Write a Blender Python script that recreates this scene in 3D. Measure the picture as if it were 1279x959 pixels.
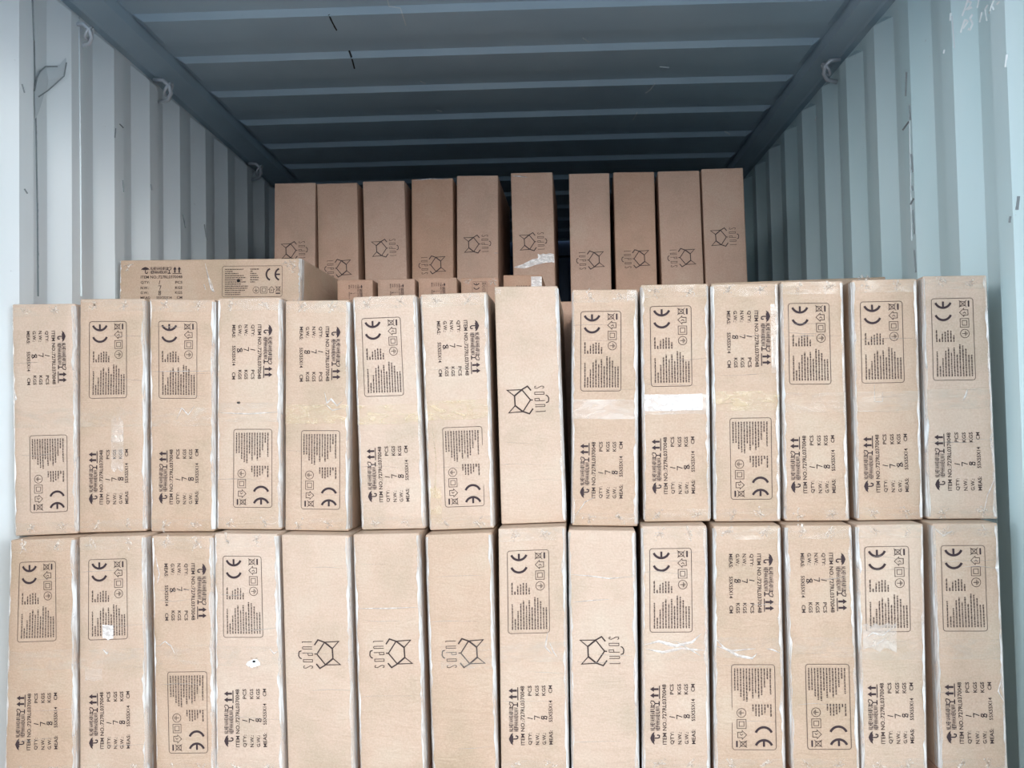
import bpy, math, random
from mathutils import Vector, Matrix, noise
from mathutils.bvhtree import BVHTree

for o in list(bpy.data.objects):
    bpy.data.objects.remove(o)
scn = bpy.context.scene
COL = scn.collection

# ------------------------------------------------------------------ camera
F = 1222.0
CAMZ = 1.37
CAM = Vector((0, 0, CAMZ))
Yc = Vector((33.5, -45.5, -F)).normalized()
Xc = Vector((1.0, 0.021, 0.0))
Xc.z = (Xc.x * Yc.x + Xc.y * Yc.y) / -Yc.z
Xc.normalize()
Zc = Xc.cross(Yc)
cd = bpy.data.cameras.new('camera')
cam = bpy.data.objects.new('camera', cd)
COL.objects.link(cam)
cd.sensor_width = 36
cd.lens = F / 1279 * 36
cd.clip_start = 0.02
R = Matrix(((Xc[0], Xc[1], Xc[2]), (Yc[0], Yc[1], Yc[2]), (Zc[0], Zc[1], Zc[2])))
cam.matrix_world = Matrix.Translation(CAM) @ R.to_4x4()
scn.camera = cam

# ------------------------------------------------------------------ light
vs = scn.view_settings
vs.view_transform = 'Standard'
vs.look = 'None'
vs.gamma = 1
vs.use_curve_mapping = False
vs.exposure = 0.06
SKY_STRENGTH = 7.0
SUN_ENERGY = .9
w = bpy.data.worlds.new('sky')
scn.world = w
w.use_nodes = True
nt = w.node_tree
bg = nt.nodes['Background']
tc = nt.nodes.new('ShaderNodeTexCoord')
sx = nt.nodes.new('ShaderNodeSeparateXYZ')
cr = nt.nodes.new('ShaderNodeValToRGB')
mr = nt.nodes.new('ShaderNodeMapRange')
mr.inputs[1].default_value = -1
mr.inputs[2].default_value = 1
nt.links.new(tc.outputs['Generated'], sx.inputs[0])
nt.links.new(sx.outputs['Z'], mr.inputs[0])
nt.links.new(mr.outputs[0], cr.inputs[0])
e = cr.color_ramp.elements
e[0].position = 0.0
e[0].color = (.05, .058, .072, 1)
e[1].position = 0.49
e[1].color = (.10, .112, .135, 1)
for p, c in ((0.505, (.93, .96, 1.0, 1)), (0.575, (.90, .95, 1.0, 1)), (0.63, (.20, .23, .26, 1)), (1.0, (.09, .12, .16, 1))):
    q = e.new(p)
    q.color = c
nt.links.new(cr.outputs[0], bg.inputs[0])
bg.inputs[1].default_value = SKY_STRENGTH

sd = bpy.data.lights.new('sun', 'SUN')
sd.energy = SUN_ENERGY
sd.angle = math.radians(9)
sd.color = (1.0, .97, .93)
sun = bpy.data.objects.new('sun', sd)
COL.objects.link(sun)
sun.location = (1, -4, 3)
sdir = Vector((-math.sin(math.radians(12)), math.cos(math.radians(12)), -math.tan(math.radians(13))))
sun.rotation_euler = sdir.to_track_quat('-Z', 'Y').to_euler()

# ------------------------------------------------------------------ helpers
def ray(px, py):
    v = Vector((px - 639.5, -(py - 479.5), -F))
    return Vector((v.dot(Xc), v.dot(Yc), v.dot(Zc)))

YAW = -0.05            # the stacked rows stand a little askew in the container

def at(px, py, d, b=YAW):
    """where the line of sight through a pixel meets the plane y = d + b x"""
    r = ray(px, py)
    t = d / (r.y - b * r.x)
    return CAM + r * t

def mesh(name, verts, faces, mat, parent=None, smooth=False):
    me = bpy.data.meshes.new(name)
    me.from_pydata([tuple(v) for v in verts], [], faces)
    if mat is not None:
        me.materials.append(mat)
    if smooth:
        me.polygons.foreach_set('use_smooth', [True] * len(me.polygons))
    me.update()
    o = bpy.data.objects.new(name, me)
    COL.objects.link(o)
    if parent is not None:
        o.parent = parent
    return o

def empty(name, loc=(0, 0, 0)):
    o = bpy.data.objects.new(name, None)
    o.empty_display_size = .05
    o.location = loc
    COL.objects.link(o)
    return o

def tag(o, label=None, cat=None, group=None, kind=None):
    if label: o['label'] = label
    if cat: o['category'] = cat
    if group: o['group'] = group
    if kind: o['kind'] = kind
    return o

# ------------------------------------------------------------------ materials
def newmat(name):
    m = bpy.data.materials.new(name)
    m.use_nodes = True
    return m, m.node_tree, m.node_tree.nodes['Principled BSDF']

def cardboard(name, c1, c2, coat=.25):
    m, t, b = newmat(name)
    L = t.links.new
    g = t.nodes.new('ShaderNodeNewGeometry')
    oi = t.nodes.new('ShaderNodeObjectInfo')
    n1 = t.nodes.new('ShaderNodeTexNoise')
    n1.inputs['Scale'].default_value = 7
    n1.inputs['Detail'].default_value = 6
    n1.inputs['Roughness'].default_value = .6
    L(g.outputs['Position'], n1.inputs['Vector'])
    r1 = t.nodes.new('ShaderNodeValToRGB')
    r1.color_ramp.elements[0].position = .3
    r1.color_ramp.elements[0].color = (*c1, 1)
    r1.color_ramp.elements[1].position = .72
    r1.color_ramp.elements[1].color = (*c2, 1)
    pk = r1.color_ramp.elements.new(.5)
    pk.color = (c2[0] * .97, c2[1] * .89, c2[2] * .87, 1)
    L(n1.outputs['Fac'], r1.inputs[0])
    hs = t.nodes.new('ShaderNodeHueSaturation')
    mp = t.nodes.new('ShaderNodeMapRange')
    mp.inputs[3].default_value = .93
    mp.inputs[4].default_value = 1.06
    L(oi.outputs['Random'], mp.inputs[0])
    L(mp.outputs[0], hs.inputs['Value'])
    mp2 = t.nodes.new('ShaderNodeMapRange')
    mp2.inputs[3].default_value = 1.1
    mp2.inputs[4].default_value = .9
    L(oi.outputs['Random'], mp2.inputs[0])
    L(mp2.outputs[0], hs.inputs['Saturation'])
    L(r1.outputs[0], hs.inputs['Color'])
    # fine fibre speckle
    n2 = t.nodes.new('ShaderNodeTexNoise')
    n2.inputs['Scale'].default_value = 260
    n2.inputs['Detail'].default_value = 3
    L(g.outputs['Position'], n2.inputs['Vector'])
    mx = t.nodes.new('ShaderNodeMix')
    mx.data_type = 'RGBA'
    mx.blend_type = 'SOFT_LIGHT'
    mx.inputs[0].default_value = .35
    L(hs.outputs[0], mx.inputs[6])
    L(n2.outputs['Fac'], mx.inputs[7])
    L(mx.outputs[2], b.inputs['Base Color'])
    b.inputs['Roughness'].default_value = .62
    # film wrinkles and board flutes
    mpg = t.nodes.new('ShaderNodeMapping')
    mpg.inputs['Scale'].default_value = (7, 7, 22)
    L(g.outputs['Position'], mpg.inputs['Vector'])
    n3 = t.nodes.new('ShaderNodeTexNoise')
    n3.inputs['Scale'].default_value = 2.2
    n3.inputs['Detail'].default_value = 7
    n3.inputs['Roughness'].default_value = .65
    n3.inputs['Distortion'].default_value = .6
    L(mpg.outputs[0], n3.inputs['Vector'])
    bp = t.nodes.new('ShaderNodeBump')
    bp.inputs['Strength'].default_value = .6
    bp.inputs['Distance'].default_value = .012
    L(n3.outputs['Fac'], bp.inputs['Height'])
    L(bp.outputs[0], b.inputs['Coat Normal'])
    bp2 = t.nodes.new('ShaderNodeBump')
    bp2.inputs['Strength'].default_value = .35
    bp2.inputs['Distance'].default_value = .005
    L(n3.outputs['Fac'], bp2.inputs['Height'])
    L(bp2.outputs[0], b.inputs['Normal'])
    b.inputs['Coat Weight'].default_value = coat
    b.inputs['Coat Roughness'].default_value = .3
    return m

M_CARD = cardboard('wrapped_cardboard', (.475, .36, .255), (.57, .45, .34), .45)
M_CARD_SHADE = cardboard('shaded_plain_cardboard', (.38, .245, .168), (.45, .30, .212), .04)  # same board, colour darkened for the weaker light on cartons farther back

def simple(name, col, rough=.6, metal=0, spec=.5):
    m, t, b = newmat(name)
    b.inputs['Base Color'].default_value = (*col, 1)
    b.inputs['Roughness'].default_value = rough
    b.inputs['Metallic'].default_value = metal
    b.inputs['Specular IOR Level'].default_value = spec
    return m

M_INK = simple('brown_black_ink', (.06, .042, .04), .7, 0, .15)
M_CE = simple('bold_black_ink', (.055, .038, .042), .7, 0, .15)
M_HAND = simple('marker_ink', (.04, .03, .034), .7, 0, .15)
M_DARK = simple('dark_hole', (.008, .008, .01), .9)
M_WHITE = simple('white_foam', (.85, .9, .95), .7)
M_STEEL = simple('galvanised_steel', (.66, .70, .74), .4, .3)

def film(name, col, fac, rough=.25, noisy=True, scale=(25, 25, 25), bump=.5):
    m, t, b = newmat(name)
    L = t.links.new
    b.inputs['Base Color'].default_value = (*col, 1)
    b.inputs['Roughness'].default_value = rough
    b.inputs['Specular IOR Level'].default_value = .8
    out = [n for n in t.nodes if n.type == 'OUTPUT_MATERIAL'][0]
    tr = t.nodes.new('ShaderNodeBsdfTransparent')
    mx = t.nodes.new('ShaderNodeMixShader')
    L(tr.outputs[0], mx.inputs[1])
    L(b.outputs[0], mx.inputs[2])
    L(mx.outputs[0], out.inputs[0])
    g = t.nodes.new('ShaderNodeNewGeometry')
    mp = t.nodes.new('ShaderNodeMapping')
    mp.inputs['Scale'].default_value = scale
    L(g.outputs['Position'], mp.inputs['Vector'])
    n = t.nodes.new('ShaderNodeTexNoise')
    n.inputs['Scale'].default_value = 1.0
    n.inputs['Detail'].default_value = 5
    n.inputs['Distortion'].default_value = .8
    L(mp.outputs[0], n.inputs['Vector'])
    mr_ = t.nodes.new('ShaderNodeMapRange')
    mr_.inputs[1].default_value = .42
    mr_.inputs[2].default_value = .68
    mr_.inputs[3].default_value = fac[0]
    mr_.inputs[4].default_value = fac[1]
    L(n.outputs['Fac'], mr_.inputs[0])
    L(mr_.outputs[0], mx.inputs[0])
    bp = t.nodes.new('ShaderNodeBump')
    bp.inputs['Strength'].default_value = bump
    bp.inputs['Distance'].default_value = .004
    L(n.outputs['Fac'], bp.inputs['Height'])
    L(bp.outputs[0], b.inputs['Normal'])
    return m

M_TAPE = film('clear_packing_tape', (.80, .70, .58), (.04, .30), .22, scale=(14, 14, 40))
M_TAPE2 = film('glossy_packing_tape', (.92, .84, .76), (.16, .55), .18, scale=(9, 9, 22))
M_TAPEY = film('yellowed_packing_tape', (.80, .65, .40), (.10, .5), .22, scale=(30, 30, 60))
M_FILM = film('stretch_film', (.95, .96, .95), (.25, .95), .18, scale=(60, 60, 9))  # real film, its white edge highlights put into the colour
M_PUCK = film('film_knots', (.92, .82, .72), (.0, .8), .2, scale=(150, 150, 150))
M_CREASE = film('film_crease', (.97, .96, .95), (.35, .85), .2, scale=(60, 60, 60))
M_TEAR = film('crumpled_film', (.97, .93, .9), (.55, 1.0), .2, scale=(60, 60, 120), bump=1)

def wallmat(name, c1, c2, rough=.42):
    m, t, b = newmat(name)
    L = t.links.new
    g = t.nodes.new('ShaderNodeNewGeometry')
    mp = t.nodes.new('ShaderNodeMapping')
    mp.inputs['Scale'].default_value = (1.5, 1.5, .5)
    L(g.outputs['Position'], mp.inputs['Vector'])
    n = t.nodes.new('ShaderNodeTexNoise')
    n.inputs['Scale'].default_value = 2.5
    n.inputs['Detail'].default_value = 6
    L(mp.outputs[0], n.inputs['Vector'])
    r = t.nodes.new('ShaderNodeValToRGB')
    r.color_ramp.elements[0].position = .32
    r.color_ramp.elements[0].color = (*c1, 1)
    r.color_ramp.elements[1].position = .68
    r.color_ramp.elements[1].color = (*c2, 1)
    L(n.outputs['Fac'], r.inputs[0])
    # scuffs
    n2 = t.nodes.new('ShaderNodeTexNoise')
    n2.inputs['Scale'].default_value = 38
    n2.inputs['Detail'].default_value = 8
    n2.inputs['Roughness'].default_value = .7
    L(g.outputs['Position'], n2.inputs['Vector'])
    m2 = t.nodes.new('ShaderNodeMapRange')
    m2.inputs[1].default_value = .68
    m2.inputs[2].default_value = .74
    m2.inputs[3].default_value = 0
    m2.inputs[4].default_value = .35
    L(n2.outputs['Fac'], m2.inputs[0])
    mx = t.nodes.new('ShaderNodeMix')
    mx.data_type = 'RGBA'
    L(m2.outputs[0], mx.inputs[0])
    L(r.outputs[0], mx.inputs[6])
    mx.inputs[7].default_value = (.2, .2, .2, 1)
    L(mx.outputs[2], b.inputs['Base Color'])
    b.inputs['Roughness'].default_value = rough
    n3 = t.nodes.new('ShaderNodeTexNoise')
    n3.inputs['Scale'].default_value = 6
    L(g.outputs['Position'], n3.inputs['Vector'])
    bp = t.nodes.new('ShaderNodeBump')
    bp.inputs['Strength'].default_value = .12
    bp.inputs['Distance'].default_value = .02
    L(n3.outputs['Fac'], bp.inputs['Height'])
    L(bp.outputs[0], b.inputs['Normal'])
    return m

M_WALLL = wallmat('pale_grey_blue_paint', (.78, .84, .85), (.84, .87, .88))
M_WALLR = wallmat('pale_teal_paint', (.62, .81, .83), (.70, .85, .87))
M_ROOF = wallmat('shaded_blue_grey_paint', (.40, .53, .62), (.46, .59, .67))  # same paint as the walls, darkened to carry the shade overhead
M_END = simple('dimmed_blue_end', (.05, .08, .14), .6)  # end wall colour darkened so the gaps between back cartons stay dim
M_PLY = simple('plywood_floor', (.22, .14, .08), .6)
M_CHALK = simple('white_chalk', (.85, .9, .9), .9)
M_SCUFF = simple('dark_scuff', (.22, .25, .26), .8)
M_BLACK = simple('black_scratch', (.015, .018, .02), .8)
M_SEAL = simple('grey_sealant', (.62, .68, .70), .5)

# ------------------------------------------------------------------ container shell
XL, XR = -1.297, 1.068
CEIL = CAMZ + 1.275
RAILL, RAILR = CAMZ + 1.22, CAMZ + 1.247
Y0, Y1 = 1.2, 7.07
COR = .036

def corr_profile(c0, sgn):
    """points (y, outward offset) of a corrugated side wall; a door-facing slope is centred on c0"""
    pts = []
    k0 = int(math.floor((Y0 - c0) / .278)) - 1
    k = k0
    while c0 + k * .278 < Y1 + .3:
        c = c0 + k * .278
        pts += [(c - .034, COR), (c + .034, 0), (c + .104, 0), (c + .172, COR)]
        k += 1
    pts = [p for p in pts if Y0 < p[0] < Y1]
    return [(Y0, pts[0][1])] + pts + [(Y1, pts[-1][1])]

def side_wall(name, x, sgn, c0, ztop, mat):
    prof = corr_profile(c0, sgn)
    rows = [(0.0, 1), (ztop - .04, 1), (ztop - .012, 0.0), (ztop + .05, 0.0)]
    V, Fc = [], []
    n = len(prof)
    for z, s in rows:
        for y, off in prof:
            o = off if s else COR
            V.append((x + sgn * o, y, z))
    for r in range(len(rows) - 1):
        for i in range(n - 1):
            a = r * n + i
            q = (a, a + 1, a + n + 1, a + n)
            Fc.append(q if sgn > 0 else q[::-1])
    # outer skin gives the sheet its thickness
    base = len(V)
    for z, s in rows:
        for y, off in prof:
            o = off if s else COR
            V.append((x + sgn * (o + .0025), y, z))
    for r in range(len(rows) - 1):
        for i in range(n - 1):
            a = base + r * n + i
            q = (a, a + n, a + n + 1, a + 1)
            Fc.append(q if sgn > 0 else q[::-1])
    o = mesh(name, V, Fc, mat)
    tag(o, kind='structure')
    return o

wl = side_wall('wall_left', XL, -1, 3.212, RAILL, M_WALLL)
wr = side_wall('wall_right', XR, 1, 3.00, RAILR, M_WALLR)

def box_mesh(name, x0, x1, y0, y1, z0, z1, mat, parent=None):
    V = [(x, y, z) for z in (z0, z1) for y in (y0, y1) for x in (x0, x1)]
    Fc = [(0, 2, 3, 1), (4, 5, 7, 6), (0, 1, 5, 4), (1, 3, 7, 5), (3, 2, 6, 7), (2, 0, 4, 6)]
    return mesh(name, V, Fc, mat, parent)

tag(box_mesh('floor', XL - COR - .003, XR + COR + .003, Y0, Y1 + .05, -.03, 0, M_PLY), kind='structure')

# end wall: corrugated across x
V, Fc = [], []
xs = []
x = XL - COR
k = 0
while x < XR + COR:
    xs += [(x, 0), (x + .07, 0), (x + .11, .045), (x + .22, .045), (x + .26, 0)]
    x += .30
xs = [p for p in xs if p[0] <= XR + COR]
xs.append((XR + COR, 0))
for dy in (0, .0025):
    for z in (0, CEIL + .03):
        for a, b in xs:
            V.append((a, Y1 + b + dy, z))
n = len(xs)
for i in range(n - 1):
    Fc.append((i, i + 1, i + n + 1, i + n))
    a = 2 * n + i
    Fc.append((a, a + n, a + n + 1, a + 1))
tag(mesh('wall_back', V, Fc, M_END), kind='structure')
tag(box_mesh('trim_1', XL - .02, XR + .02, Y1 - .10, Y1 - .001, CEIL - .10, CEIL + .02, M_END), kind='structure')

# roof: corrugated across x, its ribs run from side to side
RX0, RX1 = -1.245, 1.0
DROP = .02
V, Fc = [], []
prof = []
# a door-facing slope (bright) then the low flat, a hidden rise, the high flat
yb = 3.35
k = -8
while yb + k * .36 < Y1:
    y = yb + k * .36
    prof += [(y - .007, DROP), (y + .007, 0), (y + .19, 0), (y + .215, DROP)]
    k += 1
prof = [p for p in prof if Y0 < p[0] < Y1 + .02]
prof = [(Y0, prof[0][1])] + prof
xcol = [(RX0 - .05, 1.0), (RX0, 1.0), (RX0 + .03, .0), (-.6, -.15), (0, -.2), (.5, -.15), (RX1 - .03, .0), (RX1, 1.0), (RX1 + .06, 1.0)]
for lay in (0, .002):
    for x, s in xcol:
        for y, h in prof:
            hh = h
            if s == 1.0:
                hh = DROP
            V.append((x, y, CEIL + hh + lay + (-.01 * s if s < 0 else 0)))
n = len(prof)
m_ = len(xcol)
for lay in (0, 1):
    for i in range(m_ - 1):
        for j in range(n - 1):
            a = lay * m_ * n + i * n + j
            q = (a, a + 1, a + n + 1, a + n)
            Fc.append(q if lay == 0 else q[::-1])
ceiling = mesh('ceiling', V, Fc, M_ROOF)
tag(ceiling, kind='structure')

def extrude_y(name, sec, mat, y0=Y0, y1=Y1, parent=None):
    n = len(sec)
    V = [(a, y0, b) for a, b in sec] + [(a, y1, b) for a, b in sec]
    Fc = [(i, (i + 1) % n, (i + 1) % n + n, i + n) for i in range(n)]
    Fc += [tuple(range(n))[::-1], tuple(range(n, 2 * n))]
    return mesh(name, V, Fc, mat, parent)

# top side rails
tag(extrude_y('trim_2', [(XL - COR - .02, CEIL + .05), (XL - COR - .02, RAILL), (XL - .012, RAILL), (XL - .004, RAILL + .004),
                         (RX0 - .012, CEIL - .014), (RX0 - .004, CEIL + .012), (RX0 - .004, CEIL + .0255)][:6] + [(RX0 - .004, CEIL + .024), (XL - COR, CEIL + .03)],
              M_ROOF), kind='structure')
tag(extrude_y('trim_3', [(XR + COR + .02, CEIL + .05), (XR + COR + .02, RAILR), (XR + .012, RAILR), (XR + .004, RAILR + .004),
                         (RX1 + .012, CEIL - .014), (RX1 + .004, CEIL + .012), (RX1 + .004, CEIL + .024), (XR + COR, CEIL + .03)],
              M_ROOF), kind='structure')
# door header at the open end
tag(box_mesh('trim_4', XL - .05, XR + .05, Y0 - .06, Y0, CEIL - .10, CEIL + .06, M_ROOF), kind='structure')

# door posts beside the mouth of the container
tag(box_mesh('trim_5', XL - .06, XL + .0, Y0 - .06, Y0 + .04, -.03, CEIL, M_WALLL), kind='structure')
tag(box_mesh('trim_6', XR - .0, XR + .06, Y0 - .06, Y0 + .04, -.03, CEIL, M_WALLR), kind='structure')

# projecting marks on the shell
def bvh_of(o):
    me = o.data
    return BVHTree.FromPolygons([v.co[:] for v in me.vertices], [p.vertices[:] for p in me.polygons])
B_L, B_R, B_C = bvh_of(wl), bvh_of(wr), bvh_of(ceiling)

def cast(bv, px, py, off=.0012):
    r = ray(px, py).normalized()
    h, nrm, i, d = bv.ray_cast(CAM, r)
    if h is None:
        return None
    return h - r * off

def strokes_on(name, bv, lines, width, mat, parent, off=.0015):
    """thin painted strokes lying on a shell surface; lines in picture coordinates, width in metres"""
    V, Fc = [], []
    for ln in lines:
        pts = []
        for i in range(len(ln) - 1):
            (x0, y0), (x1, y1) = ln[i], ln[i + 1]
            m = max(1, int(math.hypot(x1 - x0, y1 - y0) / 2.5))
            for k in range(m):
                pts.append((x0 + (x1 - x0) * k / m, y0 + (y1 - y0) * k / m))
        pts.append(ln[-1])
        P = [cast(bv, *p, off) for p in pts]
        N = [ray(*p).normalized() for p in pts]
        P2 = [(p, nn) for p, nn in zip(P, N) if p is not None]
        b0 = len(V)
        for i, (p, nn) in enumerate(P2):
            a = P2[max(0, i - 1)][0]
            b = P2[min(len(P2) - 1, i + 1)][0]
            t = (b - a)
            if t.length < 1e-6:
                t = Vector((0, 0, 1))
            s = t.cross(nn).normalized() * width * .5 * (.6 + .6 * noise.noise(p * 60) ** 2 + .3)
            V += [p + s, p - s]
        for i in range(len(P2) - 1):
            a = b0 + 2 * i
            Fc.append((a, a + 1, a + 3, a + 2))
    return mesh(name, V, Fc, mat, parent)

strokes_on('chalk_writing', B_R, [
    [(1209, 0), (1207, 6), (1202, 20)], [(1208, 1), (1213, 3), (1211, 8), (1206, 13), (1214, 9)],
    [(1223, 0), (1221, 10)], [(1227, 15), (1224, 28)], [(1234, 6), (1231, 12), (1233, 26)], [(1242, 0), (1239, 7), (1242, 12)],
    [(1239, 8), (1236, 17)], [(1249, 2), (1245, 6)],
    [(1206, 24), (1202, 34), (1200, 41)], [(1206, 25), (1209, 27), (1203, 36)], [(1215, 18), (1212, 23), (1215, 30), (1212, 37), (1209, 36)],
    [(1188, 16), (1187, 26)], [(1258, 68), (1256, 84)], [(1180, 62), (1179, 67)]], .0055, M_CHALK, wr)
strokes_on('rust_scuffs', B_R, [
    [(1137, 131), (1138, 150)], [(1136, 152), (1128, 163)], [(1139, 192), (1141, 215)], [(1140, 232), (1141, 238)], [(1142, 248), (1138, 256)],
    [(1141, 262), (1143, 292)], [(1143, 312), (1145, 340)], [(1133, 90), (1132, 120)], [(1273, 245), (1271, 262)],
    [(1263, 270), (1262, 278)]], .009, M_SCUFF, wr)
strokes_on('white_scratches', B_R, [[(1001, 112), (996, 115), (994, 117)], [(1020, 145), (1018, 151)], [(1136, 140), (1139, 300)],
                                    [(1189, 20), (1192, 60)]], .004, M_SEAL, wr)
strokes_on('panel_seam', B_L, [[(39, -20), (42, 60), (44, 150), (46, 260), (47, 370)]], .007, M_SCUFF, wl)
strokes_on('sealant_bead', B_L, [[(98, 15), (99, 100), (100, 200), (101, 370)]], .006, M_SEAL, wl)
strokes_on('wall_scuffs', B_L, [[(144, 160), (143, 172)], [(149, 155), (154, 160)], [(27, 105), (30, 116)], [(188, 230), (189, 238)], [(30, 236), (34, 242)],
                                [(153, 225), (154, 240)], [(228, 268), (231, 285)], [(255, 280), (258, 300)]], .006, M_SCUFF, wl)
strokes_on('black_scratches', B_C, [[(411, 18), (415, 27), (421, 38)], [(436, 63), (440, 74), (443, 86)]], .007, M_BLACK, ceiling)
strokes_on('roof_crease', B_C, [[(484, 0), (486, 8), (500, 10), (504, 22), (507, 32)]], .004, M_SEAL, ceiling)
strokes_on('roof_scuffs', B_C, [[(818, 104), (812, 112), (806, 116)], [(796, 140), (790, 150)], [(728, 47), (736, 52)], [(824, 83), (836, 84)],
                                [(905, 164), (912, 168)], [(525, 101), (532, 104)], [(545, 137), (552, 139)]], .006, M_SEAL, ceiling)

# ------------------------------------------------------------------ lashing rings under the rails
def tube(pts, r, seg=8):
    V, Fc = [], []
    n = len(pts)
    for i, p in enumerate(pts):
        t = (pts[min(n - 1, i + 1)] - pts[max(0, i - 1)]).normalized()
        a = t.cross(Vector((.3, .9, .31))).normalized()
        b = t.cross(a)
        rr = r if not isinstance(r, (list, tuple)) else r[i]
        for k in range(seg):
            w_ = 2 * math.pi * k / seg
            V.append(p + (a * math.cos(w_) + b * math.sin(w_)) * rr)
    for i in range(n - 1):
        for k in range(seg):
            k2 = (k + 1) % seg
            Fc.append((i * seg + k, i * seg + k2, (i + 1) * seg + k2, (i + 1) * seg + k))
    Fc.append(tuple(range(seg))[::-1])
    Fc.append(tuple(range((n - 1) * seg, n * seg)))
    return V, Fc

def lashing_ring(px, py, sgn, label, sc=1.0):
    xw = (XL if sgn < 0 else XR)
    r = ray(px, py)
    t = (xw - sgn * .015) / r.x
    p = CAM + r * t
    root = empty('lashing_ring', p)
    tag(root, label, 'lashing ring', 'lashing rings under the roof rails')
    # welded bar bent out of the wall and a ring hanging on it
    bar = [Vector((sgn * .03, -.02, .028)), Vector((-sgn * .004, -.02, .026)), Vector((-sgn * .018, -.006, .012)),
           Vector((-sgn * .02, .01, -.01)), Vector((-sgn * .006, .022, -.028)), Vector((sgn * .03, .026, -.036))]
    V, Fc = tube([b * sc for b in bar], .0075 * sc)
    mesh('bent_bar', V, Fc, M_STEEL, root, True)
    pts = []
    for k in range(15):
        a = 2 * math.pi * k / 14
        pts.append(Vector((-sgn * (.012 + .012 * math.cos(a)), .008 + .02 * math.sin(a), .004 + .02 * math.cos(a))) * sc)
    V, Fc = tube(pts, .005 * sc)
    mesh('ring', V, Fc, M_STEEL, root, True)
    return root

lashing_ring(106, 42, -1, 'small lashing ring under the left roof rail, nearest the camera', .8)
lashing_ring(205, 112, -1, 'bent steel lashing ring under the left roof rail, middle one of three')
lashing_ring(320, 213, -1, 'dark lashing ring under the left roof rail, farthest back near the stacked cartons')
lashing_ring(1037, 87, 1, 'lashing ring hanging under the roof rail on the right wall', 1.0)

# peeling sticker on the left wall
out = [(43, 112), (46, 97), (50, 89), (57, 83), (70, 82), (79, 80), (82, 72), (83, 82), (80, 95), (70, 104), (58, 114), (49, 121), (48, 140), (44, 148)]
P3 = [cast(B_L, x, y, .004 + .012 * max(0, (60 - x) / 20)) for x, y in out]
cen = cast(B_L, 60, 100, .012)
V = [cen] + P3
Fc = [(0, i, i % len(P3) + 1) for i in range(1, len(P3) + 1)]
Fc = [(0, i, (i % len(P3)) + 1) for i in range(1, len(P3) + 1)]
st = mesh('peeling_sticker', V, Fc, M_SEAL)
md = st.modifiers.new('thick', 'SOLIDIFY')
md.thickness = .0012
tag(st, 'pale sticker peeling off the left wall beside the panel seam', 'sticker')
strokes_on('curled_edge', B_L, [[(43, 114), (46, 98), (50, 89), (57, 83), (72, 83)], [(48, 121), (60, 113), (80, 95), (83, 78)]], .0035, M_SCUFF, st, .02)

# ------------------------------------------------------------------ print artwork (2D, metres)
def text_poly(s, bold=0.0):
    cu = bpy.data.curves.new('t', 'FONT')
    cu.body = s
    cu.size = 1
    cu.resolution_u = 2
    cu.offset = bold
    ob = bpy.data.objects.new('t', cu)
    COL.objects.link(ob)
    bpy.context.view_layer.update()
    dg = bpy.context.evaluated_depsgraph_get()
    me = bpy.data.meshes.new_from_object(ob.evaluated_get(dg))
    V = [(v.co.x, v.co.y) for v in me.vertices]
    Fc = [tuple(p.vertices) for p in me.polygons]
    bpy.data.objects.remove(ob)
    bpy.data.curves.remove(cu)
    bpy.data.meshes.remove(me)
    return V, Fc

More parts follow.
